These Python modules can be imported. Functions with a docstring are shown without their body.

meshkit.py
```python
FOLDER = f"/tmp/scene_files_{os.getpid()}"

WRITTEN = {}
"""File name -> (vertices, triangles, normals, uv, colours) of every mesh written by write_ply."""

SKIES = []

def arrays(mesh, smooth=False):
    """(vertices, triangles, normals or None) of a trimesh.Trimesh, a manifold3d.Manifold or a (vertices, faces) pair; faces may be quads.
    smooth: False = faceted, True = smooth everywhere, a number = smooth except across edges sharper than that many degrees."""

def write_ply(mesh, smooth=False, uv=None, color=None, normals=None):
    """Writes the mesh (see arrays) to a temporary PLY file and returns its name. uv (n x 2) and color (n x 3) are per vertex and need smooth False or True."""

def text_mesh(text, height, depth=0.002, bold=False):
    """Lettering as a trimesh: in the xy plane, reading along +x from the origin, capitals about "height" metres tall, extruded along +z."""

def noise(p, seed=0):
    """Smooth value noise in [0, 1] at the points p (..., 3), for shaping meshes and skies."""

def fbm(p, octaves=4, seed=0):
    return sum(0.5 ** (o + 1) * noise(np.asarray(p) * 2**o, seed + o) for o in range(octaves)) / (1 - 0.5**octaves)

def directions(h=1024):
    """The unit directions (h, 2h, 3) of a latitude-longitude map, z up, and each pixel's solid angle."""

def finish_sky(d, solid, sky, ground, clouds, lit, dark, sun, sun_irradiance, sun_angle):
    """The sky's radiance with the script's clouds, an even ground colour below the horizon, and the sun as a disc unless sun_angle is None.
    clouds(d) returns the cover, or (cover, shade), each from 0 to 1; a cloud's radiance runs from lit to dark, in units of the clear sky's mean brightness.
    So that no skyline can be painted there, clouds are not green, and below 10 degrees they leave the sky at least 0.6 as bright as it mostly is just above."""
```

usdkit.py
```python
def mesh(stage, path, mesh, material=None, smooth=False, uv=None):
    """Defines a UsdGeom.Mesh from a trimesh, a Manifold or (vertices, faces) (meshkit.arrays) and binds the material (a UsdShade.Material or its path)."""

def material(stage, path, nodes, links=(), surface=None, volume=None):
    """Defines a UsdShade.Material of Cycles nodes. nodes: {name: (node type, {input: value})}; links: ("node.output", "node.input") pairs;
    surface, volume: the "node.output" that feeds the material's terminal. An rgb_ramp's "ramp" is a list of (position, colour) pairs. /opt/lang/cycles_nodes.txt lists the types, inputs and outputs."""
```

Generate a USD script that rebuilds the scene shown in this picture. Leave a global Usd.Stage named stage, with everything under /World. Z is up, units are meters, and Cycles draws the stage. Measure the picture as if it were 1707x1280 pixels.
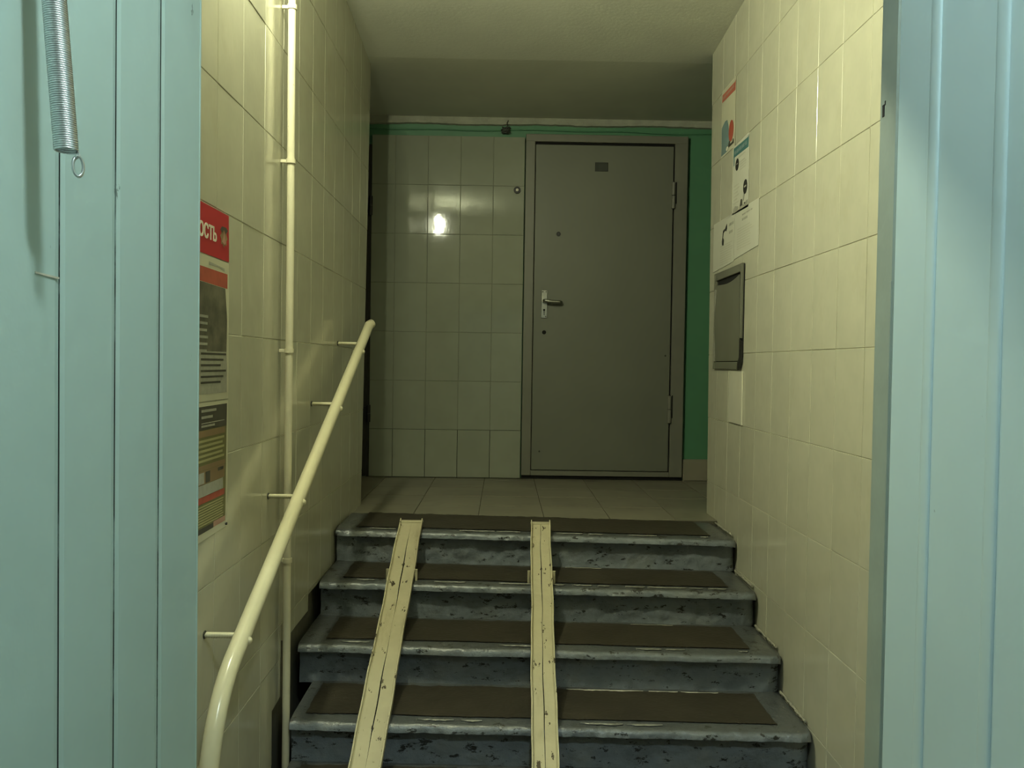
import math, random
import numpy as np
import trimesh
import usdkit, meshkit
from pxr import Usd, UsdGeom, Gf, Sdf
from shapely.geometry import Polygon, box as sbox

stage = Usd.Stage.CreateInMemory()
UsdGeom.SetStageUpAxis(stage, UsdGeom.Tokens.z)
UsdGeom.SetStageMetersPerUnit(stage, 1.0)
UsdGeom.Xform.Define(stage, '/World')
RND = random.Random(11)

# ------------------------------------------------------------------ camera, light levels, exposure
EXPOSURE = 0.0
LAMP_RADIANCE = 730.0          # corridor bulkhead lamp
LAMP_COLOR = (0.97, 1.0, 0.70)
PORCH_RADIANCE = 350.0         # vestibule dome
PORCH_COLOR = (0.82, 1.0, 0.98)
PITCH, YAW, ROLL, FPX = -0.0231, -0.0105, 0.0152, 1406.0


def cam_matrix():
    cp, sp, cy, sy, cr, sr = math.cos(PITCH), math.sin(PITCH), math.cos(YAW), math.sin(YAW), math.cos(ROLL), math.sin(ROLL)
    B = np.array([[1, 0, 0], [0, 0, -1], [0, 1, 0.0]])
    Rz = np.array([[cy, -sy, 0], [sy, cy, 0], [0, 0, 1]])
    Rx = np.array([[1, 0, 0], [0, cp, -sp], [0, sp, cp]])
    Rr = np.array([[cr, -sr, 0], [sr, cr, 0], [0, 0, 1]])
    return Rz @ Rx @ B @ Rr


cam = UsdGeom.Camera.Define(stage, '/World/camera')
M = cam_matrix()
g = Gf.Matrix4d(1.0)
for i in range(3):
    for j in range(3):
        g[j, i] = float(M[i, j])
cam.AddTransformOp().Set(g)
cam.CreateHorizontalApertureAttr(36.0)
cam.CreateVerticalApertureAttr(27.0)
cam.CreateFocalLengthAttr(FPX / 1707.0 * 36.0)
cam.CreateClippingRangeAttr(Gf.Vec2f(0.02, 100.0))
cam.CreateExposureAttr(EXPOSURE)

# ------------------------------------------------------------------ materials
LOOKS = '/World/Looks'
UsdGeom.Scope.Define(stage, LOOKS)
MATS = {}


def paint(name, color, rough=0.5, var=0.08, scale=6.0, bump=0.0, bump_scale=40.0, spec=0.5, metallic=0.0, spots=None, rand=0.0, coat=0.0):
    """Mottled paint: noise between two close tones of one colour; spots = (colour, scale, threshold, softness)."""
    c = np.array(color, float)
    n = {'geo': ('geometry', {}),
         'n1': ('noise_texture', {'scale': scale, 'detail': 5.0, 'roughness': 0.6}),
         'r1': ('rgb_ramp', {'ramp': [(0.3, tuple(c * (1 - var))), (0.7, tuple(np.minimum(c * (1 + var), 1)))]}),
         'p': ('principled_bsdf', {'roughness': rough, 'specular_ior_level': spec, 'metallic': metallic, 'coat_weight': coat})}
    l = [('geo.position', 'n1.vector'), ('n1.fac', 'r1.fac')]
    last = 'r1.color'
    if rand:
        n['oi'] = ('object_info', {})
        n['mr'] = ('map_range', {'from_min': 0.0, 'from_max': 1.0, 'to_min': 1 - rand, 'to_max': 1 + rand})
        n['hv'] = ('hsv', {})
        l += [('oi.random', 'mr.value'), ('mr.result', 'hv.value'), (last, 'hv.color')]
        last = 'hv.color'
    for k, sp in enumerate(spots or []):
        col, sc, th, soft = sp[:4]
        n[f's{k}'] = ('noise_texture', {'scale': sc, 'detail': 6.0, 'roughness': 0.65})
        n[f't{k}'] = ('map_range', {'from_min': th, 'from_max': th + soft, 'to_min': 0.0, 'to_max': sp[5] if len(sp) > 5 else 1.0, 'clamp': True})
        n[f'm{k}'] = ('mix_color', {'b': tuple(col)})
        n[f'mp{k}'] = ('mapping', {'scale': sp[4] if len(sp) > 4 else (1, 1, 1), 'location': (3.1 * k, 1.7 * k, 0.3)})
        l += [('geo.position', f'mp{k}.vector'), (f'mp{k}.vector', f's{k}.vector'), (f's{k}.fac', f't{k}.value'), (f't{k}.result', f'm{k}.fac'), (last, f'm{k}.a')]
        last = f'm{k}.result'
    l.append((last, 'p.base_color'))
    if bump:
        n['nb'] = ('noise_texture', {'scale': bump_scale, 'detail': 4.0})
        n['b'] = ('bump', {'strength': 1.0, 'distance': bump})
        l += [('geo.position', 'nb.vector'), ('nb.fac', 'b.height'), ('b.normal', 'p.normal')]
    m = usdkit.material(stage, f'{LOOKS}/{name}', n, l, surface='p.BSDF')
    MATS[name] = m
    return m


def glow(name, color, strength):
    m = usdkit.material(stage, f'{LOOKS}/{name}', {'e': ('emission', {'color': color, 'strength': strength})}, [], surface='e.emission')
    MATS[name] = m
    return m


glow('lamp_glow', LAMP_COLOR, LAMP_RADIANCE)
glow('porch_glow', PORCH_COLOR, PORCH_RADIANCE)
TILE = (0.50, 0.488, 0.375)
paint('tile_cream', TILE, rough=0.16, var=0.05, scale=9, bump=0.0006, bump_scale=14, rand=0.025,
      spots=[((0.43, 0.40, 0.28), 7.0, 0.56, 0.14, (1, 1, 0.6), 0.35)])
paint('tile_pale', (0.63, 0.615, 0.49), rough=0.2, var=0.03, bump=0.0006, bump_scale=14)
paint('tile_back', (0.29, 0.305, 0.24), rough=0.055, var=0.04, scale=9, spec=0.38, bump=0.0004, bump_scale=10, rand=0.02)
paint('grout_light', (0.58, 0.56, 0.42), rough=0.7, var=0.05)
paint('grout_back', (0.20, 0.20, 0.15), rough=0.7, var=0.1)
paint('grout_floor', (0.09, 0.085, 0.06), rough=0.9, var=0.1)
paint('tile_floor', (0.22, 0.205, 0.15), rough=0.38, var=0.12, scale=3.5, bump=0.0003, rand=0.04,
      spots=[((0.14, 0.125, 0.09), 5.0, 0.52, 0.2, (1, 1, 1), 0.6)])
paint('plaster_dark', (0.12, 0.115, 0.085), rough=0.9, var=0.2, bump=0.002)
paint('plaster_vestibule', (0.40, 0.44, 0.40), rough=0.8, var=0.08, bump=0.001)
paint('ceiling_white', (0.70, 0.705, 0.60), rough=0.85, var=0.05, scale=3, bump=0.0008, bump_scale=60)
paint('cornice_white', (0.36, 0.365, 0.29), rough=0.85, var=0.15, scale=14, bump=0.002)
paint('green_paint', (0.085, 0.235, 0.125), rough=0.45, var=0.06, scale=4, bump=0.0006)
paint('skirting_grey', (0.24, 0.22, 0.16), rough=0.5, var=0.1)
paint('hatch_grey', (0.15, 0.152, 0.112), rough=0.34, var=0.1)
paint('door_grey', (0.165, 0.17, 0.132), rough=0.42, var=0.05, scale=2.5, bump=0.0003)
paint('frame_grey', (0.185, 0.183, 0.145), rough=0.42, var=0.07, scale=5, bump=0.0003)
paint('black_metal', (0.012, 0.012, 0.010), rough=0.5, var=0.2)
paint('dark_door', (0.03, 0.028, 0.02), rough=0.6, var=0.1)
paint('gap_black', (0.006, 0.006, 0.005), rough=0.9, var=0.0)
paint('steel', (0.62, 0.62, 0.58), rough=0.22, var=0.05, metallic=1.0)
paint('steel_dull', (0.42, 0.42, 0.36), rough=0.38, var=0.1, metallic=1.0)
paint('plate_dark', (0.03, 0.035, 0.025), rough=0.4, var=0.2)
paint('plate_mid', (0.04, 0.045, 0.034), rough=0.4, var=0.2)
usdkit.material(stage, f'{LOOKS}/concrete_paint', {
    'geo': ('geometry', {}), 'sx': ('separate_xyz', {}),
    'n1': ('noise_texture', {'scale': 7.0, 'detail': 6.0, 'roughness': 0.65}),
    'r1': ('rgb_ramp', {'ramp': [(0.30, (0.150, 0.172, 0.195)), (0.50, (0.195, 0.220, 0.245)), (0.68, (0.225, 0.240, 0.245))]}),
    'mp': ('mapping', {'scale': (1.0, 1.0, 2.2), 'location': (2.0, 0.4, 0.7)}),
    'n2': ('noise_texture', {'scale': 8.0, 'detail': 7.0, 'roughness': 0.7}), 't2': ('map_range', {'from_min': 0.50, 'from_max': 0.66, 'to_min': 0.0, 'to_max': 0.5, 'clamp': True}),
    'm2': ('mix_color', {'b': (0.095, 0.100, 0.098)}),
    'n3': ('noise_texture', {'scale': 19.0, 'detail': 7.0, 'roughness': 0.72}), 't3': ('map_range', {'from_min': 0.580, 'from_max': 0.62, 'to_min': 0.0, 'to_max': 0.9, 'clamp': True}),
    'm3': ('mix_color', {'b': (0.018, 0.017, 0.013)}),
    'td': ('map_range', {'from_min': 0.55, 'from_max': 0.95, 'to_min': 0.0, 'to_max': 0.72, 'clamp': True}),  # upward faces darkened by colour, painting in weaker light on the treads
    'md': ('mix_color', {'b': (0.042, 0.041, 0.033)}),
    'nb': ('noise_texture', {'scale': 26.0, 'detail': 6.0, 'roughness': 0.6}), 'b': ('bump', {'strength': 1.0, 'distance': 0.005}),
    'p': ('principled_bsdf', {'roughness': 0.24, 'specular_ior_level': 0.5})},
    [('geo.position', 'n1.vector'), ('n1.fac', 'r1.fac'), ('geo.position', 'mp.vector'), ('mp.vector', 'n2.vector'), ('mp.vector', 'n3.vector'),
     ('n2.fac', 't2.value'), ('t2.result', 'm2.fac'), ('r1.color', 'm2.a'), ('n3.fac', 't3.value'), ('t3.result', 'm3.fac'), ('m2.result', 'm3.a'),
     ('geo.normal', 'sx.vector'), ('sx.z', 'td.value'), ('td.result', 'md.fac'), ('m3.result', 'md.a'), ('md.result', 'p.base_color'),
     ('geo.position', 'nb.vector'), ('nb.fac', 'b.height'), ('b.normal', 'p.normal')], surface='p.BSDF')
MATS['concrete_paint'] = f'{LOOKS}/concrete_paint'
paint('concrete_edge', (0.20, 0.20, 0.17), rough=0.35, var=0.25, scale=40, bump=0.003, bump_scale=60)
paint('concrete_worn', (0.15, 0.145, 0.12), rough=0.55, var=0.25, scale=20, bump=0.004, bump_scale=40)
paint('tread_brown', (0.036, 0.030, 0.020), rough=0.6, spec=0.3, var=0.2, scale=8, bump=0.0015, bump_scale=60,
      spots=[((0.13, 0.10, 0.06), 70.0, 0.66, 0.04, (1, 1, 1), 0.6), ((0.034, 0.029, 0.019), 4.0, 0.48, 0.2, (1, 1, 1), 0.8)])
paint('flake_white', (0.55, 0.52, 0.42), rough=0.7, var=0.2, scale=40)
paint('caulk_beige', (0.30, 0.285, 0.22), rough=0.9, var=0.25, scale=40)
paint('ramp_cream', (0.50, 0.455, 0.30), rough=0.42, var=0.07, scale=12, bump=0.0008, bump_scale=50,
      spots=[((0.06, 0.045, 0.025), 36.0, 0.615, 0.02, (1, 0.5, 0.5)), ((0.33, 0.27, 0.16), 9.0, 0.56, 0.12, (1, 0.3, 0.3), 0.6)])
paint('rail_cream', (0.66, 0.615, 0.42), rough=0.22, var=0.04, scale=10,
      spots=[((0.16, 0.12, 0.07), 26.0, 0.72, 0.02)])
paint('pipe_cream', (0.62, 0.58, 0.42), rough=0.35, var=0.05, scale=14,
      spots=[((0.2, 0.17, 0.1), 40.0, 0.70, 0.03)])
paint('leaf_teal', (0.43, 0.565, 0.53), rough=0.36, var=0.04, scale=5, bump=0.0008, bump_scale=26,
      spots=[((0.06, 0.09, 0.08), 16.0, 0.70, 0.02, (1, 1, 0.5), 0.8), ((0.39, 0.535, 0.49), 3.0, 0.5, 0.2, (1, 1, 0.3), 0.5)])
paint('leaf_blue', (0.455, 0.585, 0.61), rough=0.36, var=0.03, scale=4, bump=0.0005, bump_scale=30,
      spots=[((0.08, 0.11, 0.11), 17.0, 0.70, 0.02, (1, 1, 0.5), 0.8)])
paint('post_grey', (0.25, 0.295, 0.255), rough=0.5, var=0.08, scale=12, bump=0.0008,
      spots=[((0.10, 0.11, 0.09), 40.0, 0.72, 0.03, (1, 1, 0.4))])
paint('joint_dark', (0.022, 0.032, 0.028), rough=0.8, var=0.2, spots=[((0.25, 0.34, 0.31), 11.0, 0.52, 0.1, (1, 1, 0.5), 0.8)])
paint('paper_white', (0.57, 0.565, 0.475), rough=0.55, var=0.02)
paint('paper_film', (0.58, 0.56, 0.42), rough=0.35, var=0.04)
paint('print_red', (0.42, 0.022, 0.028), rough=0.45, var=0.05)
paint('print_red_faded', (0.40, 0.085, 0.05), rough=0.5, var=0.18, scale=30)
paint('print_red_pale', (0.46, 0.13, 0.085), rough=0.5, var=0.1)
paint('print_white', (0.74, 0.70, 0.58), rough=0.5, var=0.03)
paint('print_grey', (0.36, 0.355, 0.29), rough=0.5, var=0.12, scale=60)
paint('print_pale', (0.50, 0.49, 0.40), rough=0.5, var=0.05)
paint('print_dark', (0.065, 0.06, 0.045), rough=0.45, var=0.15, scale=30)
paint('print_smoke', (0.13, 0.12, 0.085), rough=0.42, var=0.45, scale=22)
paint('print_black', (0.018, 0.018, 0.015), rough=0.4, var=0.05)
paint('print_olive', (0.17, 0.16, 0.06), rough=0.5, var=0.1)
paint('print_yellow', (0.37, 0.34, 0.16), rough=0.5, var=0.08)
paint('print_brown', (0.26, 0.17, 0.085), rough=0.5, var=0.12)
paint('print_pink', (0.42, 0.24, 0.18), rough=0.5, var=0.1)
paint('print_teal', (0.06, 0.17, 0.17), rough=0.45, var=0.1)
paint('print_bluegrey', (0.17, 0.25, 0.25), rough=0.5, var=0.08)
paint('spring_steel', (0.80, 0.82, 0.82), rough=0.34, var=0.04, metallic=1.0)

# ------------------------------------------------------------------ scene graph helpers
TAKEN = {}


def numbered(parent, name):
    k = TAKEN.get((parent, name), -1) + 1
    TAKEN[(parent, name)] = k
    return f'{parent}/{name}' if k == 0 else f'{parent}/{name}_{k:03d}'


def tag(p, label=None, cat=None, group=None, kind=None):
    for k, v in (('label', label), ('category', cat), ('group', group), ('kind', kind)):
        if v:
            p.SetCustomDataByKey(k, v)
    return p


def thing(name, label, cat, group=None, kind=None):
    return tag(UsdGeom.Xform.Define(stage, numbered('/World', name)).GetPrim(), label, cat, group, kind)


def part(name, mesh, mat, parent=None, label=None, smooth=False, kind=None):
    path = numbered(str(parent.GetPath()) if parent else '/World', name)
    return tag(usdkit.mesh(stage, path, mesh, MATS[mat], smooth=smooth).GetPrim(), label, None, None, kind)


def solo(name, mesh, mat, label, cat, group=None, kind=None, smooth=False):
    p = part(name, mesh, mat, None, None, smooth)
    return tag(p, label, cat, group, kind)


# ------------------------------------------------------------------ mesh helpers
def cat(*ms):
    return trimesh.util.concatenate([m for m in ms if m is not None])


def bx(x0, x1, y0, y1, z0, z1, b=0.0):
    if x0 > x1: x0, x1 = x1, x0
    if y0 > y1: y0, y1 = y1, y0
    if z0 > z1: z0, z1 = z1, z0
    if b <= 0:
        m = trimesh.creation.box(extents=(x1 - x0, y1 - y0, z1 - z0))
        m.apply_translation(((x0 + x1) / 2, (y0 + y1) / 2, (z0 + z1) / 2))
        return m
    b = min(b, (x1 - x0) / 2.01, (y1 - y0) / 2.01, (z1 - z0) / 2.01)
    pts = []
    for x, sx in ((x0, 1), (x1, -1)):
        for y, sy in ((y0, 1), (y1, -1)):
            for z, sz in ((z0, 1), (z1, -1)):
                pts += [(x, y + sy * b, z + sz * b), (x + sx * b, y, z + sz * b), (x + sx * b, y + sy * b, z)]
    return trimesh.convex.convex_hull(np.array(pts))


def tube(path, r, n=14, caps=True):
    P = np.asarray(path, float)
    R = np.broadcast_to(np.asarray(r, float), (len(P),))
    T = np.gradient(P, axis=0)
    T /= np.linalg.norm(T, axis=1, keepdims=True)
    up = np.array([0, 0, 1.0]) if abs(T[0][2]) < 0.9 else np.array([1.0, 0, 0])
    N = np.cross(T[0], up); N /= np.linalg.norm(N)
    V, F = [], []
    a = np.linspace(0, 2 * np.pi, n, endpoint=False)
    for i in range(len(P)):
        N = N - T[i] * (N @ T[i]); N /= np.linalg.norm(N)
        Bn = np.cross(T[i], N)
        V += list(P[i] + R[i] * (np.cos(a)[:, None] * N + np.sin(a)[:, None] * Bn))
    for i in range(len(P) - 1):
        for k in range(n):
            k2 = (k + 1) % n
            F += [(i * n + k, i * n + k2, (i + 1) * n + k2), (i * n + k, (i + 1) * n + k2, (i + 1) * n + k)]
    if caps:
        for i, flip in ((0, True), (len(P) - 1, False)):
            c = len(V); V.append(P[i])
            for k in range(n):
                k2 = (k + 1) % n
                F.append((c, i * n + k2, i * n + k) if flip else (c, i * n + k, i * n + k2))
    return trimesh.Trimesh(np.array(V), np.array(F), process=False)


def rod(a, b, r, n=14):
    return tube([a, (np.array(a) + np.array(b)) / 2, b], r, n)


def rounded(pts, rad, steps=8):
    """Polyline with its inner corners rounded."""
    pts = [np.array(p, float) for p in pts]
    out = [pts[0]]
    for i in range(1, len(pts) - 1):
        a, b, c = pts[i - 1], pts[i], pts[i + 1]
        u, v = (a - b) / np.linalg.norm(a - b), (c - b) / np.linalg.norm(c - b)
        p0, p1 = b + u * rad, b + v * rad
        for t in np.linspace(0, 1, steps):
            out.append((1 - t) ** 2 * p0 + 2 * t * (1 - t) * b + t * t * p1)
    out.append(pts[-1])
    return out


# planes: (u, v, depth) -> world; depth counts out of the wall into the room
def P_left(x0): return lambda u, v, d: (x0 + d, u, v)
def P_right(x0): return lambda u, v, d: (x0 - d, -u, v)
def P_back(y0): return lambda u, v, d: (u, y0 - d, v)
def P_floor(z0): return lambda u, v, d: (u, v, z0 + d)


def convex_ccw(poly):
    c = np.array(poly.exterior.coords)[:-1]
    if not poly.exterior.is_ccw:
        c = c[::-1]
    keep = []
    for i in range(len(c)):
        a, b, d = c[i - 1], c[i], c[(i + 1) % len(c)]
        cr = (b[0] - a[0]) * (d[1] - b[1]) - (b[1] - a[1]) * (d[0] - b[0])
        if abs(cr) > 1e-9:
            keep.append((b, cr))
    return np.array([k[0] for k in keep]), all(k[1] > 0 for k in keep)


def slab(poly, place, d0, d1, bev=0.0, tilt=(0, 0)):
    """A plate on a wall plane from depth d0 to d1 with chamfered rim."""
    c, ok = convex_ccw(poly)
    n = len(c)
    cen = c.mean(0)
    lift = lambda p: tilt[0] * (p[0] - cen[0]) + tilt[1] * (p[1] - cen[1])
    if not ok or bev <= 0 and n > 40:
        m = trimesh.creation.extrude_polygon(poly, d1 - d0, engine='earcut')
        v = np.array([place(p[0], p[1], d0 + p[2] + lift(p)) for p in m.vertices])
        return trimesh.Trimesh(v, m.faces, process=False)
    rings = [(c, d0), (c, d1 - bev)]
    if bev > 0:
        ins = []
        for i in range(n):
            e0 = c[i] - c[i - 1]; e1 = c[(i + 1) % n] - c[i]
            e0 = e0 / np.linalg.norm(e0); e1 = e1 / np.linalg.norm(e1)
            n0, n1 = np.array([-e0[1], e0[0]]), np.array([-e1[1], e1[0]])
            k = 1 + n0 @ n1
            ins.append(c[i] + bev * (n0 + n1) / max(k, 0.3))
        rings.append((np.array(ins), d1))
    V, F = [], []
    for r, d in rings:
        V += [place(p[0], p[1], d + (lift(p) if d > d0 else 0)) for p in r]
    for j in range(len(rings) - 1):
        for i in range(n):
            i2 = (i + 1) % n
            F += [(j * n + i, j * n + i2, (j + 1) * n + i2), (j * n + i, (j + 1) * n + i2, (j + 1) * n + i)]
    t = (len(rings) - 1) * n
    for i in range(1, n - 1):
        F += [(t, t + i, t + i + 1), (0, i + 1, i)]
    return trimesh.Trimesh(np.array(V), np.array(F), process=False)


def quad(place, pts, d0, d1, bev=0.0):
    return slab(Polygon(pts), place, d0, d1, bev)


def tile_field(parent, region, us, vs, place, mat, joint_u=0.002, joint_v=0.002, thick=0.004, bev=0.0012, tilt=0.0012, name='tile'):
    for i in range(len(us) - 1):
        for j in range(len(vs) - 1):
            cell = sbox(us[i] + joint_u / 2, vs[j] + joint_v / 2, us[i + 1] - joint_u / 2, vs[j + 1] - joint_v / 2).intersection(region)
            for p in getattr(cell, 'geoms', [cell]):
                if p.is_empty or p.geom_type != 'Polygon' or p.area < 3e-5:
                    continue
                w = p.bounds
                if w[2] - w[0] < 0.006 or w[3] - w[1] < 0.006:
                    continue
                t = (RND.gauss(0, tilt), RND.gauss(0, tilt))
                off = RND.uniform(-0.0004, 0.0004)
                part(name, slab(p, place, 0.0, thick + off, bev, t), mat, parent)


def fbm(p, s=1.0, seed=0, octaves=4):
    return meshkit.fbm(np.asarray(p) * s, octaves=octaves, seed=seed)


try:
    fbm(np.zeros((2, 3)))
except TypeError:
    def fbm(p, s=1.0, seed=0, octaves=4):
        return meshkit.fbm(np.asarray(p) * s + seed * 7.31)

# ------------------------------------------------------------------ main measures (metres, camera at the origin, y into the picture)
XL, XR, YB = -0.696, 0.996, 5.196       # tile faces
ZF, ZG = -0.705, -1.539                 # landing floor, ground floor
YIN = 1.45                              # inner face of the front wall
RISE, TREAD, Y0 = 0.139, 0.300, 3.500   # stairs: nosing k lies at Y0 - TREAD*k
ZC0, ZC1 = 1.570, 1.515                 # ceiling near, over the landing

# ------------------------------------------------------------------ the setting
Lp = P_left(XL - 0.004)
left_region = Polygon([(YIN, ZC0), (4.335, ZC0), (4.174, ZF - 0.004), (3.62, ZF - 0.004), (3.62, -0.846), (3.05, -0.846), (3.05, -0.905),
                       (2.72, -0.905), (2.72, -0.840), (2.672, -0.840), (2.672, -1.070), (2.575, -1.076), (2.575, -1.30), (2.30, -1.30), (2.30, ZG), (YIN, ZG)])
wl = thing('wall_left', 'long cream tiled left wall above the handrail, cut in steps along the stairs', 'wall', kind='structure')
prof = Polygon([(1.135, ZC0), (4.33, ZC0), (4.165, ZF - 0.05), (4.165, ZG), (1.135, ZG)])
part('masonry', slab(prof, P_left(-1.98), 0.0, 1.98 - 0.722), 'plaster_dark', wl)
part('grout', slab(left_region, P_left(-0.7215), 0.0, 0.7215 - 0.6995 + 0.001), 'grout_light', wl)
us = [2.048 + 0.2 * i for i in range(-4, 13)]
vs = [ZG, -1.245, -0.945, -0.835] + [0.065 + 0.3 * j for j in range(-2, 6)]
tile_field(wl, left_region, us, vs, P_left(XL - 0.0035), 'tile_cream', 0.0022, 0.0018, 0.0035)

right_region = Polygon([(-4.132, ZC0), (-4.040, ZG), (-YIN, ZG), (-YIN, ZC0)])
wr = thing('wall_right', 'long cream tiled right wall carrying notices and the metal hatch', 'wall', kind='structure')
prof = Polygon([(-1.135, ZC0), (-4.128, ZC0), (-4.036, ZG), (-1.135, ZG)])
part('masonry', slab(prof, P_right(2.0), 0.0, 2.0 - 1.020), 'plaster_dark', wr)
part('grout', slab(right_region, P_right(1.0195), 0.0, 1.0195 - 0.9995 + 0.001), 'grout_light', wr)
us = [-3.52 + 0.2 * i for i in range(-4, 12)]
vs = [ZG] + [-0.242 + 0.3028 * j for j in range(-4, 7)]
tile_field(wr, right_region, us, vs, P_right(XR + 0.0035), 'tile_cream', 0.0024, 0.0018, 0.0035)

wb = thing('wall_back', 'end wall behind the steel door, green paint with a field of pale glossy tiles', 'wall', kind='structure')
part('masonry', bx(-2.0, 2.0, YB + 0.034, YB + 0.25, ZF - 0.1, ZC1 + 0.05), 'green_paint', wb)
back_region = sbox(-0.822, -0.702, 0.112, 1.392)
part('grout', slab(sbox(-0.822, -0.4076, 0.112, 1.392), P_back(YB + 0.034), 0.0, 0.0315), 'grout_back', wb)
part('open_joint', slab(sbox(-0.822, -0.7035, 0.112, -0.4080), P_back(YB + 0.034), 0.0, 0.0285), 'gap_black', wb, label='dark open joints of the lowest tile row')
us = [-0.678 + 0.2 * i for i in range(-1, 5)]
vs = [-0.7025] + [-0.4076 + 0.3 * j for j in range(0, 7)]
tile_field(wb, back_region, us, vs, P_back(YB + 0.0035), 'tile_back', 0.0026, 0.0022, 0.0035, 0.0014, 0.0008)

wfr = thing('wall_front', 'front wall with the street doorway between vestibule and stairwell', 'wall', kind='structure')
part('masonry', bx(-1.98, -0.60, 1.1355, 1.449, ZG, ZC0), 'plaster_dark', wfr)
part('masonry', bx(0.69, 2.0, 1.1355, 1.449, ZG, ZC0), 'plaster_dark', wfr)
part('lintel', bx(-0.60, 0.69, 1.1355, 1.449, 0.68, ZC0), 'plaster_dark', wfr)

cl = thing('ceiling', 'low whitewashed ceiling over the stairs, darker over the landing', 'ceiling', kind='structure')
cprof = Polygon([(1.135, ZC0), (3.35, ZC0), (4.23, ZC1), (5.44, ZC1 - 0.003), (5.44, ZC0 + 0.2), (1.135, ZC0 + 0.2)])
part('slab', slab(cprof, P_left(-1.98), 0.0, 3.98), 'ceiling_white', cl)

fl = thing('floor', 'landing floor of square beige tiles with dark joints', 'floor', kind='structure')
part('screed', bx(-1.98, 2.0, 3.862, 5.24, ZF - 0.12, ZF - 0.0035), 'grout_floor', fl)
us = [-0.106 + 0.3045 * i for i in range(-6, 8)]
vs = [3.864, 4.19, 4.495, 4.80, 5.105, 5.232]
floor_region = sbox(-1.97, 3.864, 1.99, 4.04).union(sbox(-1.97, 4.04, 1.99, 5.227)).difference(sbox(-1.99, 3.8, -0.723, 4.178)).difference(sbox(1.021, 3.8, 2.0, 4.045))
tile_field(fl, floor_region, us, vs, P_floor(ZF - 0.0035), 'tile_floor', 0.0035, 0.0022, 0.0035, 0.0012, 0.0008)
part_floor = solo('floor', bx(-1.98, 2.0, -1.40, 2.02, ZG - 0.15, ZG), 'concrete_worn', 'bare concrete ground floor of the vestibule below the stairs', 'floor', kind='structure')

wsl = thing('wall_landing', 'green painted left end of the landing', 'wall', kind='structure')
part('masonry', bx(-2.10, -1.98, 3.8, 5.44, ZF - 0.1, ZC0), 'green_paint', wsl)
wsr = thing('wall_landing', 'green painted right end of the landing', 'wall', kind='structure')
part('masonry', bx(2.0, 2.12, 3.8, 5.44, ZF - 0.1, ZC0), 'green_paint', wsr)
ZV = 1.30
for nm, m, lab in (('wall_vestibule', bx(-1.25, -1.13, -1.40, 1.135, ZG, ZV), 'left vestibule wall behind the plank leaf'),
                   ('wall_vestibule', bx(1.13, 1.25, -1.40, 1.135, ZG, ZV), 'right vestibule wall behind the blue leaf'),
                   ('wall_rear', bx(-1.25, 1.25, -1.52, -1.40, ZG, ZV), 'rear vestibule wall behind the viewer')):
    solo(nm, m, 'plaster_vestibule', lab, 'wall', kind='structure')
solo('ceiling', bx(-1.25, 1.25, -1.52, 1.135, ZV, ZV + 0.12), 'plaster_vestibule', 'plaster ceiling of the vestibule', 'ceiling', kind='structure')

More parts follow.
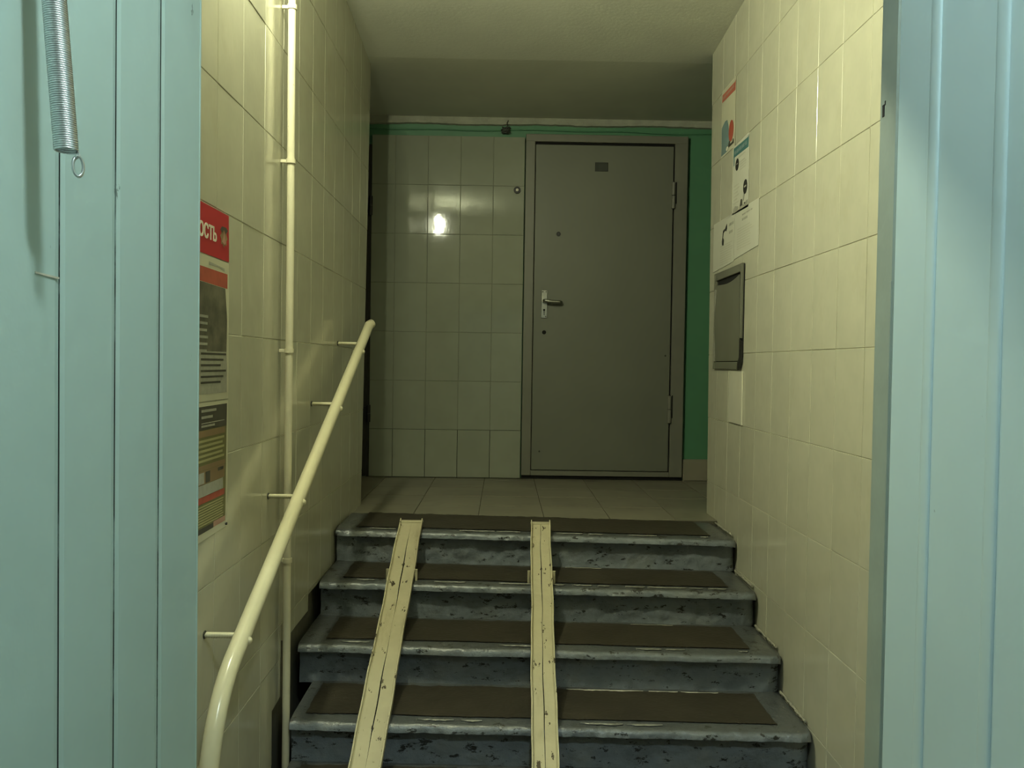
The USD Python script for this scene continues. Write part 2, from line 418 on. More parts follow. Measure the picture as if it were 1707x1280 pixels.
# cornice between ceiling and green strip
N = 160
xs = np.linspace(-1.97, 1.99, N)
cv, cf = [], []
for i, x in enumerate(xs):
    w = 0.003 * math.sin(x * 9.0) + RND.uniform(-0.0022, 0.0022)
    zl = 1.466 + 0.006 * (x + 0.8) / 2.0 + w
    cv += [(x, YB + 0.0335, zl), (x, YB + 0.012, zl + 0.004), (x, YB + 0.008, zl + 0.018), (x, YB + 0.010, ZC1 - 0.003), (x, YB + 0.0335, ZC1 - 0.003)]
for i in range(N - 1):
    for k in range(5):
        k2 = (k + 1) % 5
        a, b, c, d = i * 5 + k, i * 5 + k2, (i + 1) * 5 + k2, (i + 1) * 5 + k
        cf += [(a, c, b), (a, d, c)]
cf += [(0, 1, 2), (0, 2, 3), (0, 3, 4)] + [tuple((N - 1) * 5 + q for q in t) for t in ((0, 2, 1), (0, 3, 2), (0, 4, 3))]
solo('trim_1', trimesh.Trimesh(np.array(cv), np.array(cf), process=False), 'cornice_white', 'rough whitewashed strip between ceiling and green end wall', 'cornice', kind='structure')
solo('baseboard_back', bx(1.122, 1.99, YB + 0.004, YB + 0.0335, ZF + 0.001, -0.572, 0.003), 'skirting_grey', 'grey beige skirting at the foot of the green wall right of the steel door', 'skirting', kind='structure')

# ------------------------------------------------------------------ stairs
TILT = -0.014


def step_mesh(k, x0, x1, yback):
    yn, zt = Y0 - TREAD * k, ZF - RISE * k
    zb = zt - RISE - 0.002
    pr = [(yn + 0.028, zb)]
    pr += [(yn + 0.028 + 0.002 * math.sin(t * 3), zb + t * (RISE - 0.047)) for t in np.linspace(0.12, 1, 9)]
    pr += [(yn + 0.020, zt - 0.040), (yn + 0.004, zt - 0.036), (yn - 0.002, zt - 0.026), (yn - 0.001, zt - 0.015), (yn + 0.005, zt - 0.006), (yn + 0.013, zt - 0.0015), (yn + 0.024, zt)]
    pr += [(y, zt) for y in np.linspace(yn + 0.05, yback, 12)]
    front = len(pr)
    pr += [(yback, zb), (yn + 0.12, zb)]
    pr = np.array(pr)
    nx = 260
    X = np.linspace(x0, x1, nx)
    n = len(pr)
    V = np.zeros((nx, n, 3))
    V[..., 0] = X[:, None]; V[..., 1] = pr[None, :, 0]; V[..., 2] = pr[None, :, 1]
    q = V.reshape(-1, 3)
    f1 = fbm(q, 9.0, 1 + k).reshape(nx, n); f2 = fbm(q, 34.0, 5 + k).reshape(nx, n)
    wt = np.ones(n); wt[front:] = 0
    isfront = np.zeros(n); isfront[:17] = 1
    lip = np.zeros(n); lip[9:12] = 1
    V[..., 1] -= (0.016 * f1 + 0.012 * f2) * (wt * isfront)[None]
    V[..., 2] += (0.004 * f1 + 0.002 * f2) * (wt * (1 - isfront))[None]
    V[..., 2] += (0.022 * f2 + 0.016 * f1) * lip[None]           # ragged lower edge of the nosing
    RC = 0.068
    e = np.clip((X - (x1 - RC)) / RC, 0, 1)
    e = 1 - np.sqrt(1 - np.minimum(e, 0.985) ** 2)
    V[..., 1] += 0.055 * e[:, None] * isfront[None]
    V[..., 2] -= 0.022 * e[:, None] * (wt * (pr[:, 1] > zt - 0.03))[None]
    V[..., 2] += TILT * (X[:, None] - 0.1)
    V = V.reshape(-1, 3)
    F = []
    for i in range(nx - 1):
        for j in range(n):
            j2 = (j + 1) % n
            a, b, c, d = i * n + j, i * n + j2, (i + 1) * n + j2, (i + 1) * n + j
            F += [(a, b, c), (a, c, d)]
    for i, flip in ((0, False), (nx - 1, True)):
        c = len(V)
        V = np.vstack([V, [[X[i], yn + 0.12, zt - RISE * 0.5 + TILT * (X[i] - 0.1)]]])
        for j in range(n):
            j2 = (j + 1) % n
            F.append((c, i * n + j, i * n + j2) if flip else (c, i * n + j2, i * n + j))
    m = trimesh.Trimesh(V, np.array(F), process=False)
    if m.volume < 0:
        m.invert()
    return m


def tread_paint(k, x0, x1, ya, yb):
    zt = ZF - RISE * k
    nx, ny = 200, 12
    X, Y = np.meshgrid(np.linspace(x0, x1, nx), np.concatenate([[ya, ya + 0.022], np.linspace(ya + 0.045, yb, ny - 2)]), indexing='ij')
    P = np.stack([X, Y, np.full_like(X, zt)], -1)
    f1 = fbm(P.reshape(-1, 3), 9.0, 1 + k).reshape(nx, ny); f2 = fbm(P.reshape(-1, 3), 34.0, 5 + k).reshape(nx, ny)
    P[..., 2] += 0.004 * f1 + 0.002 * f2 + 0.0030 + TILT * (X - 0.1)
    P[:, 0, 1] += 0.045 * f2[:, 0] + 0.02 * f1[:, 0]; P[:, -1, 1] += 0.02 * f2[:, -1]
    P[0, :, 0] += 0.012 * f2[0]; P[-1, :, 0] += 0.012 * f2[-1]
    B = P.copy(); B[..., 2] -= 0.0045
    n = nx * ny
    V = np.vstack([P.reshape(-1, 3), B.reshape(-1, 3)])
    F = []
    I = lambda i, j: i * ny + j
    for i in range(nx - 1):
        for j in range(ny - 1):
            a, b, c, d = I(i, j), I(i + 1, j), I(i + 1, j + 1), I(i, j + 1)
            F += [(a, b, c), (a, c, d), (n + a, n + c, n + b), (n + a, n + d, n + c)]
    loop = [I(i, 0) for i in range(nx)] + [I(nx - 1, j) for j in range(1, ny)] + [I(i, ny - 1) for i in range(nx - 2, -1, -1)] + [I(0, j) for j in range(ny - 2, 0, -1)]
    for a, b in zip(loop, loop[1:] + loop[:1]):
        F += [(a, n + a, n + b), (a, n + b, b)]
    return trimesh.Trimesh(V, np.array(F), process=False)


st = thing('staircase', 'worn concrete stairs in grey-blue paint with brown painted treads', 'stairs')
for k in range(6):
    yn = Y0 - TREAD * k
    x0 = -0.685 if k < 2 else (-0.692 if k == 2 else -0.645)
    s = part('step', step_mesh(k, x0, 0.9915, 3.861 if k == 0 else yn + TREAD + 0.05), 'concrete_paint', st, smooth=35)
    part('tread_paint', tread_paint(k, -0.612, 0.878, yn + 0.019, 3.858 if k == 0 else yn + TREAD - 0.022), 'tread_brown', s, label='brown painted tread surface', smooth=40)


def flake(x0, x1, y, z, h):
    n = max(8, int((x1 - x0) / 0.012))
    V, F = [], []
    for i, x in enumerate(np.linspace(x0, x1, n)):
        w = h * (0.35 + 0.65 * RND.random()) * min(1, 4 * i / n + 0.1, 4 * (n - i) / n)
        zz = z + TILT * (x - 0.1)
        V += [(x, y - w, zz), (x, y - w * 0.5, zz + 0.003), (x, y + 0.004, zz + 0.001), (x, y, zz - 0.004)]
    for i in range(n - 1):
        for q in range(4):
            q2 = (q + 1) % 4
            a, b, c, d = i * 4 + q, i * 4 + q2, (i + 1) * 4 + q2, (i + 1) * 4 + q
            F += [(a, b, c), (a, c, d)]
    m = trimesh.Trimesh(np.array(V), np.array(F), process=False)
    if m.volume < 0: m.invert()
    return m


for (xa, xb, k, h) in ((0.235, 0.50, 3, 0.014), (0.52, 0.62, 3, 0.009), (0.63, 0.76, 3, 0.013), (0.50, 0.66, 2, 0.008), (0.27, 0.42, 1, 0.007)):
    part('paint_flake', flake(xa, xb, Y0 - TREAD * k + TREAD - 0.012, ZF - RISE * k + 0.004, h), 'flake_white', st, label='pale strip of flaking paint')

for k in range(5):
    yn, zt = Y0 - TREAD * k, ZF - RISE * k + TILT * 0.89
    ys_ = np.linspace(yn + 0.075, yn + (0.36 if k == 0 else TREAD + 0.02), 24)
    cr_ = random.Random(60 + k)
    part('caulk', tube([(0.9868, y, zt + 0.002 + cr_.uniform(-0.002, 0.003)) for y in ys_], [cr_.uniform(0.0030, 0.0056) for _ in ys_], 8), 'caulk_beige', st, label='pale crumbly caulk along the tiles')
wr_ = random.Random(5)
for k in range(5):
    yn, zt = Y0 - TREAD * k, ZF - RISE * k
    x = -0.55
    while x < 0.84:
        w = wr_.uniform(0.03, 0.16)
        if wr_.random() < 0.8 and not (-0.45 < x + w / 2 < -0.31) and not (0.09 < x + w / 2 < 0.22):
            part('worn_edge', flake(x, min(x + w, 0.87), yn + 0.0185, zt + 0.0030, wr_.uniform(0.007, 0.013)), 'concrete_edge', st)  # pale nosing strips: worn paint plus a gloss highlight put into the colour
        x += w + wr_.uniform(0.0, 0.03)

# ------------------------------------------------------------------ pram ramps: two angle bars each
SL = RISE / TREAD
LD = math.hypot(1, SL)


def extrude_along(profile, p_top, p_bot):
    """profile: (x, height above the stair line); swept down the flight."""
    c = np.array(profile)
    d = np.array(p_bot) - np.array(p_top); d /= np.linalg.norm(d)
    up = np.array([0, d[2] * -1, d[1]]); up = up / np.linalg.norm(up)
    if up[2] < 0: up = -up
    n = len(c)
    V, F = [], []
    ns = 60
    for t in np.linspace(0, 1, ns):
        base = np.array(p_top) * (1 - t) + np.array(p_bot) * t
        wob = 0.0012 * math.sin(t * 21 + c[0, 0] * 90) + 0.0008 * math.sin(t * 57)
        V += [base + np.array([x + wob, 0, 0]) + up * h for x, h in c]
    for i in range(ns - 1):
        for q in range(n):
            q2 = (q + 1) % n
            a, b, cc, dd = i * n + q, i * n + q2, (i + 1) * n + q2, (i + 1) * n + q
            F += [(a, b, cc), (a, cc, dd)]
    tri = trimesh.creation.triangulate_polygon(Polygon(c), engine='earcut')[1]
    F += [tuple(t) for t in tri] + [tuple((ns - 1) * n + t[::-1]) for t in tri]
    m = trimesh.Trimesh(np.array(V), np.array(F), process=False)
    if m.volume < 0: m.invert()
    return m


def pram_ramp(xt, xb, w, label):
    r = thing('pram_ramp', label, 'ramp', 'pram ramps laid over the stairs')
    yt, yb = 3.545, 1.66
    zt = ZF + SL * (yt - Y0) + 0.013
    zb = ZF + SL * (yb - Y0) + 0.013
    top, bot = (xt, yt, zt), (xb, yb, zb)
    hw, th, fh = w / 2, 0.0045, 0.021
    left = [(-hw, fh), (-hw, 0.0), (-0.0012, 0.0), (-0.0012, th), (-hw + th + 0.004, th), (-hw + th, th + 0.004), (-hw + th, fh)]
    right = [(-x, h) for x, h in left][::-1]
    part('angle_bar', extrude_along(left, top, bot), 'ramp_cream', r)
    part('angle_bar', extrude_along(right, top, bot), 'ramp_cream', r)
    # dark packed seam between the two bars
    part('seam', extrude_along([(-0.0011, 0.0004), (0.0011, 0.0004), (0.0011, th - 0.0016), (-0.0011, th - 0.0016)], top, bot), 'gap_black', r, label='dark rusty seam')
    # end lip that folds over the top step
    part('end_lip', bx(xt - hw, xt + hw, yt - 0.012, yt + 0.022, zt - 0.001, zt + 0.006, 0.002), 'ramp_cream', r)
    for s in (-1, 1):
        y = 3.235
        t = (yt - y) / (yt - yb)
        xx = xt * (1 - t) + xb * t + s * (hw + 0.007)
        z0 = ZF - RISE + TILT * (xx - 0.1) + 0.001
        part('support_rod', rod((xx, y, z0), (xx, y, ZF + SL * (y - Y0) + 0.034), 0.006, 10), 'ramp_cream', r, smooth=40)
    return r


pram_ramp(-0.377, -0.392, 0.096, 'cream painted steel pram ramp on the left half of the stairs, nearer the handrail')
pram_ramp(0.166, 0.120, 0.082, 'cream painted steel pram ramp in the middle of the stairs, right of the other ramp')

# ------------------------------------------------------------------ handrail
hr = thing('handrail', 'cream painted round steel handrail sloping up the left wall', 'handrail')
XH = -0.606
zr = lambda y: 0.078 + 0.4645 * (y - 3.545)
zq = lambda y: zr(y) - 0.030 * (y - 1.95) / 1.85
path = rounded([(XH, 3.800, zq(3.80)), (XH, 1.835, zq(1.835)), (XH, 1.745, -0.865), (XH, 1.742, ZG + 0.004)], 0.092, 12)
fine = [path[0]]
for a, b in zip(path[:-1], path[1:]):
    k = max(1, int(np.linalg.norm(np.array(b) - np.array(a)) / 0.06))
    for t in range(1, k + 1):
        fine.append(np.array(a) + (np.array(b) - np.array(a)) * t / k)
part('rail', tube(fine, 0.0205, 20), 'rail_cream', hr, smooth=50)
tip = np.array([XH, 3.80, zq(3.80)])
part('end_cap', tube([tip + np.array([0, -0.004, -0.002]), tip + np.array([0.006, 0.016, 0.006]), tip + np.array([0.014, 0.026, 0.0])], [0.0218, 0.0218, 0.015], 16), 'rail_cream', hr, smooth=50)
for y, z in ((3.545, 0.078), (3.07, -0.1535), (2.513, -0.403), (1.982, -0.648)):
    n = 26
    xs_ = np.linspace(XL + 0.0022, XH - 0.012, n)
    pts = [(x, y, z + 0.0006 * (-1) ** i) for i, x in enumerate(xs_)]
    b = part('bracket', tube(pts, [0.0062 + 0.0009 * (i % 2) for i in range(n)], 10), 'rail_cream', hr, smooth=60)
    part('weld', trimesh.creation.icosphere(subdivisions=2, radius=0.010).apply_translation((XH + 0.017, y - 0.012, zq(y) - 0.008)), 'rail_cream', b, smooth=True)
    part('anchor_plug', rod((XL + 0.0005, y, z), (XL + 0.0022, y, z), 0.010, 14), 'plate_dark', b)

# riser pipe on the left wall
pp = thing('riser_pipe', 'thin vertical cream pipe clipped to the left wall', 'pipe')
XP, YP = -0.664, 2.620
part('tube', tube([(XP + 0.0006 * math.sin(z * 5), YP + 0.001 * math.sin(z * 3), z) for z in np.linspace(ZG + 0.002, ZC0 - 0.003, 60)], 0.0118, 16), 'pipe_cream', pp, smooth=50)
for z in (0.615, 0.032, 1.085, -0.62):
    c = part('clip', rod((XP, YP, z - 0.007), (XP, YP, z + 0.007), 0.0145, 18), 'pipe_cream', pp, smooth=40)
    part('clip_foot', bx(XL + 0.0008, XP - 0.009, YP - 0.004, YP + 0.004, z - 0.005, z + 0.005, 0.001), 'pipe_cream', c)

# ------------------------------------------------------------------ the steel flat door
d1 = thing('door_1', 'plain grey steel flat door in a welded frame at the end of the landing', 'door', kind='structure')
yf = YB - 0.006
part('frame_jamb', bx(0.118, 0.176, yf, YB + 0.033, ZF + 0.022, 1.405, 0.003), 'frame_grey', d1)
part('frame_jamb', bx(1.034, 1.114, yf, YB + 0.033, ZF + 0.022, 1.405, 0.003), 'frame_grey', d1)
part('frame_head', bx(0.118, 1.114, yf - 0.002, YB + 0.033, 1.366, 1.412, 0.003), 'frame_grey', d1)
part('threshold', bx(0.176, 1.034, yf + 0.004, YB + 0.033, -0.683, -0.652, 0.002), 'frame_grey', d1)
part('gap', bx(0.120, 1.112, YB + 0.012, YB + 0.0325, ZF + 0.001, -0.683), 'gap_black', d1, label='dark gap under the threshold')
part('seal', bx(0.176, 1.034, YB + 0.016, YB + 0.0335, -0.652, 1.366), 'gap_black', d1, label='black sheet painted as the shade in the gap round the leaf')  # black sheet added to paint the shaded gap round the leaf
leaf = part('leaf', bx(0.1795, 1.0265, YB - 0.002, YB + 0.0155, -0.648, 1.350, 0.0025), 'door_grey', d1)
yl = YB - 0.002
for z0, z1 in ((0.971, 1.129), (-0.346, -0.180)):
    h = part('hinge', rod((1.0275, yl - 0.008, (z0 + z1) / 2 + 0.002), (1.0275, yl - 0.008, z1), 0.0125, 16), 'frame_grey', d1, smooth=40)
    part('knuckle', rod((1.0275, yl - 0.008, z0), (1.0275, yl - 0.008, (z0 + z1) / 2 - 0.002), 0.0125, 16), 'frame_grey', h, smooth=40)
    part('pin', rod((1.0275, yl - 0.008, z0 - 0.004), (1.0275, yl - 0.008, z1 + 0.004), 0.006, 12), 'black_metal', h, smooth=40)
    part('hinge_slot', bx(1.0415, 1.0475, yf - 0.0015, yf + 0.002, z0 + 0.03, z1 + 0.004), 'gap_black', h)
hp = part('handle_plate', bx(0.2265, 0.2640, yl - 0.004, yl, 0.288, 0.460, 0.0025), 'steel', d1, label='brushed steel handle plate')
part('keyhole', cat(rod((0.245, yl - 0.0046, 0.338), (0.245, yl - 0.0032, 0.338), 0.0062, 14), bx(0.2428, 0.2472, yl - 0.0046, yl - 0.0032, 0.319, 0.338)), 'gap_black', hp)
for x, z in ((0.2355, 0.449), (0.255, 0.449), (0.2455, 0.312), (0.255, 0.297)):
    part('screw', rod((x, yl - 0.0052, z), (x, yl - 0.003, z), 0.0036, 12), 'black_metal', hp)
lev = rounded([(0.243, yl - 0.004, 0.393), (0.243, yl - 0.045, 0.393), (0.30, yl - 0.047, 0.386), (0.345, yl - 0.044, 0.386), (0.347, yl - 0.022, 0.386)], 0.013, 6)
part('lever', tube(lev, [0.0105] * 8 + [0.0092] * (len(lev) - 8), 14), 'steel_dull', d1, smooth=50, label='dull steel lever handle')
part('peephole', trimesh.creation.annulus(r_min=0.005, r_max=0.0135, height=0.004, sections=24, transform=trimesh.transformations.translation_matrix((0.326, yl - 0.002, 0.805)) @ trimesh.transformations.rotation_matrix(math.pi / 2, (1, 0, 0))), 'black_metal', d1)
part('peephole_lens', rod((0.326, yl - 0.0025, 0.805), (0.326, yl, 0.805), 0.005, 14), 'plate_dark', d1)
part('lock_cylinder', rod((0.247, yl - 0.003, 0.201), (0.247, yl, 0.201), 0.0125, 20), 'gap_black', d1, label='black lower lock cylinder')
npl = part('number_plate', bx(0.543, 0.624, yl - 0.003, yl, 1.191, 1.246, 0.001), 'plate_dark', d1, label='small dark number plate')
part('worn_panel', bx(0.566, 0.618, yl - 0.0037, yl - 0.0028, 1.197, 1.236), 'plate_mid', npl)
for x, z in ((0.997, 0.068), (0.229, -0.533)):
    part('rivet', rod((x, yl - 0.002, z), (x, yl, z), 0.006, 12), 'plate_dark', d1)

# ------------------------------------------------------------------ dark door in the left recess of the landing
d2 = thing('door_2', 'nearly black metal door edge and hinges left of the glossy tile field', 'door', kind='structure')
part('leaf', bx(-1.66, -0.842, YB + 0.006, YB + 0.0335, ZF + 0.006, 1.325, 0.003), 'dark_door', d2)
part('frame_jamb', bx(-0.841, -0.8235, YB + 0.010, YB + 0.0335, ZF + 0.001, 1.335), 'dark_door', d2)
for z0, z1 in ((0.900, 1.016), (-0.365, -0.262)):
    h = part('hinge', rod((-0.826, YB - 0.008, z0), (-0.826, YB - 0.008, (z0 + z1) / 2 - 0.001), 0.0125, 14), 'black_metal', d2, smooth=40)
    part('knuckle', rod((-0.826, YB - 0.008, (z0 + z1) / 2 + 0.001), (-0.826, YB - 0.008, z1), 0.0125, 14), 'black_metal', h, smooth=40)
    part('hinge_leaf', bx(-0.858, -0.826, YB - 0.004, YB + 0.009, z0 + 0.01, z1 - 0.01, 0.001), 'black_metal', h)

# doorbell button on the tiles
db = thing('doorbell_button', 'round black doorbell button with a pale centre on the tiles beside the steel door', 'doorbell')
ring = trimesh.creation.annulus(r_min=0.009, r_max=0.021, height=0.010, sections=28)
ring.apply_transform(trimesh.transformations.translation_matrix((0.068, YB - 0.0065, 1.068)) @ trimesh.transformations.rotation_matrix(math.pi / 2, (1, 0, 0)))
part('rim', ring, 'black_metal', db, smooth=40)
part('button', rod((0.068, YB - 0.0135, 1.068), (0.068, YB - 0.0016, 1.068), 0.0085, 18), 'print_white', db, smooth=40)

# cable and knot of wires on the green strip
cb = thing('cable', 'thin green cable high on the end wall with a dark knot of wires', 'cable')
part('wire', tube([(x, YB + 0.028, 1.440 + 0.004 * math.sin(x * 4) + 0.003 * math.sin(x * 11)) for x in np.linspace(-1.2, 1.9, 90)], 0.0045, 8), 'green_paint', cb, smooth=60)
for s in range(3):
    rr = random.Random(40 + s)
    pts = [(-0.008 + 0.024 * math.sin(t * (2.1 + s)) + 0.006 * rr.uniform(-1, 1), YB + 0.017 - 0.012 * rr.random(), 1.436 + 0.018 * math.cos(t * (1.7 + 0.6 * s)) + 0.004 * rr.uniform(-1, 1)) for t in np.linspace(0, 5.0, 30)]
    part('loose_wire', tube(pts, 0.0032, 8), 'plate_dark', cb, smooth=60)
part('loose_wire', tube([(-0.004, YB + 0.016, 1.445), (0.004, YB + 0.010, 1.462), (0.0, YB + 0.0, 1.476), (0.008, YB - 0.002, 1.492)], 0.003, 8), 'plate_mid', cb, smooth=60)

# ------------------------------------------------------------------ hatch on the right wall
ht = thing('wall_hatch', 'small grey bent metal service hatch on the right wall under the notices', 'hatch')
Rp = P_right(XR - 0.0012)
ya, yb, za, zb = -3.955, -3.500, -0.006, 0.437
part('frame_side', quad(Rp, [(ya, za), (ya + 0.030, za), (ya + 0.030, zb), (ya, zb)], 0, 0.012, 0.002), 'hatch_grey', ht)
part('frame_side', quad(Rp, [(yb - 0.020, za + 0.13), (yb, za + 0.13), (yb, zb), (yb - 0.020, zb)], 0, 0.012, 0.002), 'hatch_grey', ht)
part('frame_top', quad(Rp, [(ya + 0.030, zb - 0.035), (yb - 0.020, zb - 0.035), (yb - 0.020, zb), (ya + 0.030, zb)], 0, 0.012, 0.002), 'hatch_grey', ht)
part('frame_bottom', quad(Rp, [(ya + 0.030, za), (yb - 0.06, za), (yb - 0.045, za + 0.032), (ya + 0.030, za + 0.032)], 0, 0.010, 0.002), 'hatch_grey', ht)
part('recess', quad(Rp, [(ya + 0.02, za + 0.004), (yb - 0.03, za + 0.004), (yb + 0.007, za + 0.05), (yb + 0.007, zb - 0.004), (ya + 0.02, zb - 0.03)], 0.0, 0.003), 'gap_black', ht, label='black gap round the hatch leaf')
nu, nv = 16, 18
HV, HF = [], []
for lay in (0, 1):
    for i in range(nu):
        for j in range(nv):
            u, v = i / (nu - 1), j / (nv - 1)
            uu = ya + 0.036 + u * (yb - 0.028 - ya - 0.036)
            top = zb - 0.046 - 0.016 * math.sin(u * math.pi) * (0.6 + u * 0.5) - 0.010 * (1 - u)
            vv = za + 0.036 + v * (top - za - 0.036)
            dd = 0.008 + 0.010 * math.sin(math.pi * v) * (1 - u) ** 2 + 0.006 * u * v
            HV.append(Rp(uu, vv, dd if lay == 0 else dd - 0.0035))
n = nu * nv
I = lambda i, j: i * nv + j
for i in range(nu - 1):
    for j in range(nv - 1):
        a, b, c, d = I(i, j), I(i + 1, j), I(i + 1, j + 1), I(i, j + 1)
        HF += [(a, b, c), (a, c, d), (n + a, n + c, n + b), (n + a, n + d, n + c)]
loop = [I(i, 0) for i in range(nu)] + [I(nu - 1, j) for j in range(1, nv)] + [I(i, nv - 1) for i in range(nu - 2, -1, -1)] + [I(0, j) for j in range(nv - 2, 0, -1)]
for a, b in zip(loop, loop[1:] + loop[:1]):
    HF += [(a, n + a, n + b), (a, n + b, b)]
part('leaf', trimesh.Trimesh(np.array(HV), np.array(HF), process=False), 'hatch_grey', ht, smooth=30)
for z0, z1 in ((0.03, 0.19), (0.215, 0.36)):
    part('hinge', rod(Rp(ya + 0.033, z0, 0.012), Rp(ya + 0.033, z1, 0.012), 0.008, 12), 'frame_grey', ht, smooth=40)
part('latch', quad(Rp, [(yb - 0.046, za - 0.004), (yb - 0.012, za + 0.004), (yb + 0.006, za + 0.03), (yb + 0.006, za + 0.118), (yb - 0.020, za + 0.128), (yb - 0.020, za + 0.03)], 0.002, 0.016, 0.002) if False else
     slab(Polygon([(yb - 0.046, za - 0.004), (yb - 0.012, za + 0.002), (yb + 0.006, za + 0.03), (yb + 0.006, za + 0.118), (yb - 0.020, za + 0.132), (yb - 0.022, za + 0.05), (yb - 0.046, za + 0.03)]), Rp, 0.002, 0.010), 'black_metal', ht, label='black rusted latch corner')
solo('cover_strip', quad(P_right(XR - 0.0010), [(-3.684, -0.236), (-3.482, -0.238), (-3.486, -0.014), (-3.684, -0.014)], 0, 0.0065, 0.0015), 'tile_pale', 'paler tile strip glued on the right wall just under the metal hatch', 'tile strip')

# ------------------------------------------------------------------ notices
class Sheet:
    def __init__(self, name, place, pts, mat, label, category, group=None):
        self.place = place
        self.t = thing(name, label, category, group or {'notice': 'printed notices on the right wall', 'poster': 'posters under the red banner'}.get(name))
        part('sheet', quad(place, pts, 0.0004, 0.0012), mat, self.t)
        self.n = 0

    def shape(self, name, poly, mat, label=None, lift=0.0):
        for p in poly if isinstance(poly, list) else [poly]:
            part(name, slab(p, self.place, 0.0013 + lift, 0.0016 + lift), mat, self.t, label)


def R(u0, v0, u1, v1):
    return sbox(min(u0, u1), min(v0, v1), max(u0, u1), max(v0, v1))


def E(u, v, a, b, n=28):
    return Polygon([(u + a * math.cos(t), v + b * math.sin(t)) for t in np.linspace(0, 2 * math.pi, n, endpoint=False)])


def lines(u0, u1, v0, v1, n, fill=0.5, jag=0.25, seed=1):
    r = random.Random(seed)
    dv = (v1 - v0) / n
    return [R(u0, v0 + dv * i, u1 - (u1 - u0) * r.uniform(0, jag), v0 + dv * (i + fill)) for i in range(n)]


def words(u0, u1, v0, v1, n, seed=1):
    r = random.Random(seed); out = []; u = u0
    while u < u1 - 0.004:
        w = min(r.uniform(0.6, 1.4) * (u1 - u0) / n, u1 - u)
        out.append(R(u, v0, u + w * 0.82, v1)); u += w
    return out


PR = P_right(XR - 0.0012)
s = Sheet('notice', PR, [(-3.925, 0.966), (-3.690, 0.966), (-3.690, 1.272), (-3.925, 1.275)], 'paper_film', 'topmost notice on the right wall, with a red title band and orange disc', 'notice')
s.shape('title_band', Polygon([(-3.918, 1.222), (-3.695, 1.212), (-3.693, 1.256), (-3.706, 1.250), (-3.914, 1.256)]), 'print_red_pale', 'red title band')
s.shape('title_lettering', words(-3.905, -3.715, 1.231, 1.242, 6, 3), 'print_pink', lift=0.0004)
s.shape('figure', Polygon([(-3.917, 0.975), (-3.800, 0.975), (-3.770, 1.000), (-3.800, 1.090), (-3.822, 1.118), (-3.862, 1.122), (-3.917, 1.105)]), 'print_bluegrey', 'blue-grey tower shape')
s.shape('disc', E(-3.752, 1.050, 0.040, 0.047), 'print_red_faded', 'orange red disc', lift=0.0004)
s.shape('drawing', [Polygon([(-3.80, 0.985), (-3.768, 0.985), (-3.763, 1.008), (-3.785, 1.012)]), R(-3.768, 0.985, -3.705, 0.996), R(-3.722, 0.992, -3.708, 1.006)], 'print_dark', lift=0.0006)
s.shape('drawing_light', [E(-3.812, 0.986, 0.020, 0.009)], 'print_white', lift=0.0008)

s = Sheet('notice', PR, [(-3.706, 0.668), (-3.462, 0.662), (-3.470, 0.968), (-3.710, 0.966)], 'paper_white', 'notice on the right wall with a dark teal title band and two black discs', 'notice')
s.shape('title_band', Polygon([(-3.702, 0.916), (-3.478, 0.910), (-3.474, 0.960), (-3.488, 0.952), (-3.702, 0.957)]), 'print_teal', 'dark teal title band')
s.shape('title_lettering', words(-3.690, -3.492, 0.926, 0.942, 6, 5), 'print_bluegrey', lift=0.0004)
s.shape('title_edge', [R(-3.702, 0.880, -3.684, 0.915)], 'print_bluegrey')
s.shape('text', lines(-3.655, -3.52, 0.898, 0.910, 1) + lines(-3.60, -3.50, 0.84, 0.885, 4, 0.4, 0.3, 9) + lines(-3.69, -3.60, 0.71, 0.80, 6, 0.35, 0.4, 8), 'print_pale')
s.shape('disc', E(-3.643, 0.875, 0.026, 0.026), 'print_black', 'upper black disc')
s.shape('disc', E(-3.513, 0.754, 0.030, 0.030), 'print_black', 'lower black disc')
s.shape('disc_bar', [R(-3.530, 0.752, -3.498, 0.759), R(-3.655, 0.876, -3.632, 0.880)], 'print_grey', lift=0.0004)
s.shape('drawing', [Polygon([(-3.550, 0.700), (-3.530, 0.700), (-3.515, 0.728), (-3.535, 0.735)]), Polygon([(-3.69, 0.672), (-3.62, 0.672), (-3.61, 0.69), (-3.66, 0.70), (-3.69, 0.69)]),
                    R(-3.60, 0.672, -3.47, 0.684), R(-3.50, 0.684, -3.47, 0.694)], 'print_grey')
s.shape('drawing_dark', [Polygon([(-3.588, 0.684), (-3.548, 0.684), (-3.556, 0.712), (-3.576, 0.712)]), R(-3.525, 0.684, -3.505, 0.690)], 'print_dark', lift=0.0004)

s = Sheet('notice', PR, [(-4.030, 0.452), (-3.668, 0.463), (-3.668, 0.676), (-4.030, 0.680)], 'paper_white', 'pale printed sheet with a black telephone receiver on the right wall above the hatch', 'notice')
rec = [Polygon([(-3.870, 0.560), (-3.842, 0.556), (-3.836, 0.578), (-3.850, 0.590), (-3.872, 0.582)]), Polygon([(-3.815, 0.634), (-3.790, 0.646), (-3.786, 0.624), (-3.800, 0.614), (-3.820, 0.618)]),
       Polygon([(-3.868, 0.582), (-3.856, 0.586), (-3.846, 0.612), (-3.822, 0.620), (-3.824, 0.630), (-3.856, 0.624)])]
s.shape('receiver_icon', rec, 'print_black', 'black telephone receiver')
s.shape('title', words(-3.752, -3.680, 0.628, 0.640, 2, 2) + words(-3.752, -3.692, 0.594, 0.606, 2, 4), 'print_grey')
s.shape('text', lines(-3.90, -3.69, 0.47, 0.565, 9, 0.38, 0.2, 3), 'print_pale')
s = Sheet('notice', PR, [(-3.664, 0.470), (-3.312, 0.484), (-3.318, 0.670), (-3.664, 0.676)], 'paper_white', 'blank-looking sheet of faint small print, right of the telephone sheet', 'notice')
